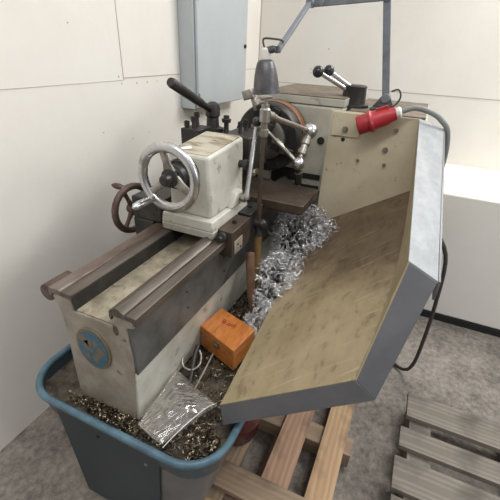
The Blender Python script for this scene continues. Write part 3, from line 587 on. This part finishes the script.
# ------------------------------------------------------------------ swarf
def curls(bm, n, centre, rad, rr, w, seed, base=None, flatten=1.0):
    R = random.Random(seed)
    for _ in range(n):
        while True:
            p = V((R.uniform(-1, 1), R.uniform(-1, 1), R.uniform(-.9, 1)))
            if .25 < p.length < 1: break
        q = p.normalized() * (p.length ** .6)
        c = V(centre) + V((q.x * rad[0], q.y * rad[1], q.z * rad[2]))
        if base: c.z = max(c.z, base(c) + .006)
        r = R.uniform(*rr); turns = R.uniform(.6, 2.4); pitch = R.uniform(-.7, .7) * r
        m = Matrix.Rotation(R.uniform(0, 6.28), 3, 'Z') @ Matrix.Rotation(R.uniform(0, PI) * flatten, 3, 'X') @ Matrix.Rotation(R.uniform(0, 6.28), 3, 'Z')
        k = max(9, int(turns * 13)); prev = None; ww = w * R.uniform(.5, 1.2); gr = R.uniform(-.35, .35)
        for i in range(k + 1):
            a = i / k * turns * 2 * PI; rad_ = r * (1 + gr * i / k)
            pc = V((rad_ * math.cos(a), rad_ * math.sin(a), pitch * i / k * turns))
            tilt = V((math.cos(a), math.sin(a), 0)) * .6 + V((0, 0, 1))
            er = V((math.cos(a), math.sin(a), 0))
            cur = [bm.verts.new(c + m @ (pc + o_ * ww)) for o_ in (er * .6, tilt, er * -.6, -tilt)]
            if prev:
                for q_ in range(4): bm.faces.new((prev[q_], prev[(q_ + 1) % 4], cur[(q_ + 1) % 4], cur[q_]))
            prev = cur
    return bm
def guard_z(c):   # height of the sloping panel above a point
    n = nrm; return A_.z - (n.x * (c.x - A_.x) + n.y * (c.y - A_.y)) / n.z
def base_z(c): return max(.53, guard_z(c)) if c.y < .36 + .02 * (c.x - .62) else .53
def core(c, rad, seed):  # added dark lump, coloured as the shade deep between the curls
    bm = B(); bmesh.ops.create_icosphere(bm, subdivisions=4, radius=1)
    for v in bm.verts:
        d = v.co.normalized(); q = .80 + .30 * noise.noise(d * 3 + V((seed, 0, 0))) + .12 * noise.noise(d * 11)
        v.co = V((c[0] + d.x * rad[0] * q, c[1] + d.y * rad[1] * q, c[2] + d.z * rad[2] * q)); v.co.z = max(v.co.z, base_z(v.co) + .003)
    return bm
h1 = tag(obj('swarf_heap', curls(curls(B(), 280, (1.56, .390, .780), (.19, .15, .130), (.012, .026), .0015, 3, base_z), 260, (1.55, .395, .775), (.18, .13, .12), (.006, .013), .0011, 33, base_z), 'swarf', recalc=False, angle=180), 'larger far heap of bright curly steel swarf below the cross slide', 'swarf', kind='stuff')
tag(obj('shaded_core', core((1.56, .405, .75), (.14, .09, .10), 1), 'core', h1, recalc=False), None, None, kind='stuff')
h2 = tag(obj('swarf_heap', curls(curls(B(), 310, (1.25, .395, .70), (.18, .095, .105), (.009, .020), .0013, 4, base_z), 190, (1.08, .40, .60), (.13, .05, .07), (.006, .013), .0011, 14, base_z), 'swarf', recalc=False, angle=180), 'nearer heap of bright curly steel swarf beside the hoses', 'swarf', kind='stuff')
tag(obj('shaded_core', core((1.24, .41, .66), (.13, .055, .075), 5), 'core', h2, recalc=False), None, None, kind='stuff')
# chips and sludge in the tray
R = random.Random(5)
b = B()
nx, ny = 130, 44; G = []
for i in range(nx):
    row = []
    for j in range(ny):
        x = .495 + (2.0 - .495) * i / (nx - 1); y = .30 + (.95 - .30) * j / (ny - 1)
        if x < .56:
            t = max(0, (.40 - y) / .1); x = max(x, .495 + .08 * min(t, 1) ** 1.5)
        z = .520 + .016 * noise.noise(V((x * 22, y * 22, 0))) + .007 * noise.noise(V((x * 90, y * 90, 3))) + .008
        row.append(b.verts.new((x, y, z)))
    G.append(row)
for i in range(nx - 1):
    for j in range(ny - 1): b.faces.new((G[i][j], G[i + 1][j], G[i + 1][j + 1], G[i][j + 1]))
tag(obj('tray_sludge', b, 'sludge', angle=80), 'brown oily chip sludge covering the blue tray bottom', 'sludge', kind='stuff')
b = B()
curls(b, 420, (.80, .44, .545), (.30, .12, .020), (.004, .011), .0013, 8)
curls(b, 300, (.517, .62, .542), (.022, .22, .010), (.003, .007), .0013, 9)
curls(b, 160, (1.10, .52, .548), (.20, .05, .03), (.004, .011), .0015, 10)
curls(b, 90, (.56, .36, .54), (.06, .05, .012), (.004, .010), .0015, 11)
tag(obj('loose_chips', b, 'swarf_dark', recalc=False), 'dark oily metal chips scattered in the tray around bag and box', 'metal chips', kind='stuff')

# ------------------------------------------------------------------ wooden box
wb = thing('wooden_box', 'orange varnished wooden box with red handwriting on its lid', 'box', (.93, .47, .553))
c1, c2, c3, c4 = V((.893, .562, .648)), V((1.022, .540, .648)), V((.965, .372, .648)), V((.832, .392, .648))
cs = [c1, c2, c3, c4]; dn = lambda z: [V((c.x, c.y, z)) for c in cs]
ctr = sum(cs, V()) / 4
def grow(P, k): return [ctr + (p - ctr) * k + V((0, 0, p.z - ctr.z)) * 0 if False else V((ctr.x + (p.x - ctr.x) * k, ctr.y + (p.y - ctr.y) * k, p.z)) for p in P]
obj('box_body', hexa(B(), grow(dn(.553), .985), grow(dn(.617), .985)), 'oak', wb, .0015)
lid = obj('lid', hexa(B(), dn(.6185), dn(.648)), 'oak', wb, .003)
xd = (c3 - c2); yd = (c1 - c4)
cc = (c1 + c2 + c3 + c4) / 4
e1 = (c3 - c2).normalized(); e2 = (c2 - c3); up_ = (c2 - c3).normalized()
xw = (c4 - c1).normalized(); yw = (c2 - c1).normalized()
if xw.cross(yw).z < 0: pass
XD = xw; YD = V((0, 0, 1)).cross(XD)
XD = V((.10, -1, 0)).normalized(); YD = V((0, 0, 1)).cross(XD)
obj('red_writing', text_mesh('B', .030, V((.952, .492, .6485)), XD, YD), 'red_ink', lid)
obj('red_writing', text_mesh('-005', .022, V((.945, .460, .6485)), XD, YD), 'red_ink', lid)
ff = (c1 + c4) / 2; nf = V((0, 0, 1)).cross((c1 - c4)).normalized()
if nf.x > 0: nf = -nf
tdir = (c1 - c4).normalized()
mtx = Matrix((( *tdir, 0), (*nf, 0), (0, 0, 1, 0), (0, 0, 0, 1))).transposed(); mtx.translation = V((ff.x, ff.y, .617))
mtx = Matrix.Translation(V((ff.x, ff.y, .617))) @ Matrix((tdir, nf, V((0, 0, 1)))).transposed().to_4x4()
b = B(); box(b, (-.014, -.001, -.016), (.014, .003, .012), mtx); cyl(b, mtx @ V((-.010, .004, 0)), mtx @ V((.010, .004, 0)), .003, n=10); obj('clasp', b, 'brass_rim', wb)
# steel rod and ring lying by the box
tag(obj('steel_rod', cyl(B(), (.836, .475, .595), (.700, .470, .556), .0035, n=10), 'steel'), 'thin steel rod leaning on the wooden box front', 'rod')
b = B(); tube(b, [(.80, .555, .60), (.775, .562, .585), (.755, .545, .575), (.757, .515, .572), (.780, .498, .582), (.805, .505, .595), (.822, .522, .602)], .004)
tag(obj('wire_hook', b, 'steel'), 'bent bright wire hook between the box and the bed', 'hook')
b = B(); tube(b, [(.842, .540, .60), (.80, .53, .585), (.76, .515, .568), (.72, .50, .556)], .009); tag(obj('dark_tube', b, 'dark_steel'), 'short dark metal bar under the wire hook', 'bar')

# ------------------------------------------------------------------ plastic bag
b = B(); nx, ny = 46, 34; G = []
cA, cB, cC, cD = V((.508, .548, .0)), V((.742, .566, .0)), V((.668, .370, .0)), V((.492, .445, .0))
top = []; bot = []
for i in range(nx):
    u = i / (nx - 1); r1 = []; r2 = []
    for j in range(ny):
        v = j / (ny - 1)
        p = cA.lerp(cB, u).lerp(cD.lerp(cC, u), v)
        env = (math.sin(PI * min(max(u, .0), 1)) ** .5) * (math.sin(PI * v) ** .5)
        h = .570 + .022 * u * 0 + env * (.026 + .022 * noise.noise(p * 12) + .005 * noise.noise(p * 26 + V((4, 0, 0)))) + .0015 * noise.noise(p * 50)
        # long stiff creases
        h += .004 * abs(math.sin(26 * (v - .5 * u) + 5 * noise.noise(p * 9))) * env
        p2 = p + V((noise.noise(p * 11 + V((9, 1, 0))), noise.noise(p * 11 + V((1, 7, 3))), 0)) * .010
        r1.append(b.verts.new((p2.x, p2.y, h)))
        edge = i in (0, nx - 1) or j in (0, ny - 1)
        r2.append(r1[-1] if edge else b.verts.new((p2.x, p2.y, .562 + .003 * noise.noise(p * 30))))
    top.append(r1); bot.append(r2)
for i in range(nx - 1):
    for j in range(ny - 1):
        b.faces.new((top[i][j], top[i + 1][j], top[i + 1][j + 1], top[i][j + 1]))
        q = [bot[i][j], bot[i][j + 1], bot[i + 1][j + 1], bot[i + 1][j]]
        if len(set(q)) == 4 and set(q) != {top[i][j], top[i + 1][j], top[i + 1][j + 1], top[i][j + 1]}: b.faces.new(q)
bag = tag(obj('plastic_bag', b, 'film', angle=180), 'crumpled clear zip bag lying in the tray corner', 'plastic bag')
zp = [V((.485, .437, .572)), V((.53, .418, .592)), V((.59, .398, .598)), V((.640, .385, .590)), V((.676, .372, .575))]
b = B(); tube(b, zp, .0013, 8); o = obj('zip_seal', b, 'white_plastic', bag)

# ------------------------------------------------------------------ bucket, floor cable
bu = thing('plastic_bucket', 'dark red plastic bucket under the chip guard beside the stand', 'bucket', (.925, .42, .1215))
b = B(); q0 = V((.925, .42, .1215)); q1 = V((.925, .42, .40))
turn(b, q0, q1, [(0, .095), (.05, .10), (.3, .106), (.32, .110), (.36, .110), (.38, .107), (.93, .118), (.94, .126), (1, .126), (1, .118), (.06, .096)], 40, caps=False)
b.verts.ensure_lookup_table(); b.faces.new([b.verts[i] for i in range(40)]); n_ = len(b.verts); b.faces.new([b.verts[n_ - 40 + i] for i in range(40)])
obj('bucket_body', b, 'bucket', bu)
b = B(); tube(b, [(.925, .295, .385), (.84, .31, .34), (.81, .42, .31), (.84, .53, .34), (.925, .545, .385)], .003); obj('bail', b, 'steel', bu)
tag(obj('floor_cable', tube(B(), [(1.60, -.125, .95), (1.62, -.235, .80), (1.62, -.262, .55), (1.64, -.27, .30), (1.66, -.265, .12), (1.70, -.235, .03), (1.76, -.16, .012), (1.85, -.05, .012)], .009), 'dark_cable'), 'dark cable looping down to the concrete behind the guard', 'cable')

# ------------------------------------------------------------------ pallets
pa = thing('wooden_pallet', 'fresh pine pallet lying on the concrete under the chip guard', 'pallet', (1.1, .2, 0))
def plank(parent, a, c, m, name='board', rot=0):
    o = obj(name, box(B(), a, c), m, parent, .002)
    if (c[1] - a[1]) > (c[0] - a[0]):      # grain along the long side
        cx_, cy_ = (c[0] - a[0]) / 2, (c[1] - a[1]) / 2
        for v in o.data.vertices: v.co = V((v.co.y, -v.co.x, v.co.z))
        o.rotation_euler.z = PI / 2
    return o
for y0, y1, m in ((-.030, .066, 'fresh_wood'), (.130, .236, 'pink_wood'), (.335, .43, 'dirty_pine')):
    plank(pa, (.62, y0, .100), (1.50, y1, .120), m)
plank(pa, (.665, -.09, .1205), (.765, .47, .142), 'dirty_pine'); plank(pa, (.575, -.09, .1005), (.6185, .47, .142), 'fresh_wood')
for x in (.66, 1.02, 1.40):
    plank(pa, (x, -.06, .022), (x + .09, .45, .0995), 'dirty_pine', 'stringer')
for y in (-.03, .18, .35): plank(pa, (.62, y, .0), (1.50, y + .09, .0215), 'dirty_pine', 'bottom_board')
p2 = thing('wooden_pallet', 'weathered grey pallet at the right with dark gaps between its boards', 'pallet', (1.1, -.8, 0))
for x0, x1, dy in ((1.30, 1.44, -.02), (1.135, 1.235, 0), (.945, 1.085, .012), (.79, .92, .01), (.62, .74, 0)):
    plank(p2, (x0, -1.2, .112), (x1, -.232 + dy, .136), 'grey_wood')
for y in (-.36, -.75, -1.19): plank(p2, (.62, y, .0), (1.44, y + .09, .1115), 'grey_wood', 'stringer')

# ------------------------------------------------------------------ light
w = bpy.data.worlds.new('world'); sc.world = w; w.use_nodes = True
wn = w.node_tree.nodes; wl_ = w.node_tree.links
tcw = wn.new('ShaderNodeTexCoord'); sxw = wn.new('ShaderNodeSeparateXYZ'); rw = wn.new('ShaderNodeValToRGB')
wl_.new(tcw.outputs['Generated'], sxw.inputs[0])
mrw = wn.new('ShaderNodeMapRange'); mrw.inputs['From Min'].default_value = -1; wl_.new(sxw.outputs['Z'], mrw.inputs['Value']); wl_.new(mrw.outputs['Result'], rw.inputs['Fac'])
rw.color_ramp.elements[0].position = .40; rw.color_ramp.elements[0].color = (.14, .13, .12, 1)
rw.color_ramp.elements[1].position = .95; rw.color_ramp.elements[1].color = (.95, .97, 1, 1)
e_ = rw.color_ramp.elements.new(.62); e_.color = (.48, .49, .50, 1)
wl_.new(rw.outputs['Color'], wn['Background'].inputs['Color']); wn['Background'].inputs['Strength'].default_value = .85
def area(name, loc, target, size, energy, col, sy=None):
    l = bpy.data.lights.new(name, 'AREA'); l.energy = energy; l.size = size; l.color = col
    if sy: l.shape = 'RECTANGLE'; l.size_y = sy
    o = bpy.data.objects.new(name, l); C.objects.link(o); o.location = loc
    o.rotation_euler = (V(target) - V(loc)).to_track_quat('-Z', 'Y').to_euler(); return o
area('ceiling_tube_light', (2.75, -.75, 2.85), (1.4, .2, .8), 1.8, 48, (1, .985, .95), .35)
area('ceiling_tube_light', (.3, .2, 2.85), (.7, .5, 0), 1.6, 16, (1, .98, .94), .3)
area('window_daylight', (1.0, -2.6, 1.9), (1.3, .5, .9), 1.8, 16, (.9, .95, 1), 1.4)
vs = sc.view_settings; vs.view_transform = 'Standard'; vs.look = 'None'; vs.gamma = 1; vs.exposure = 0.25; vs.use_curve_mapping = False
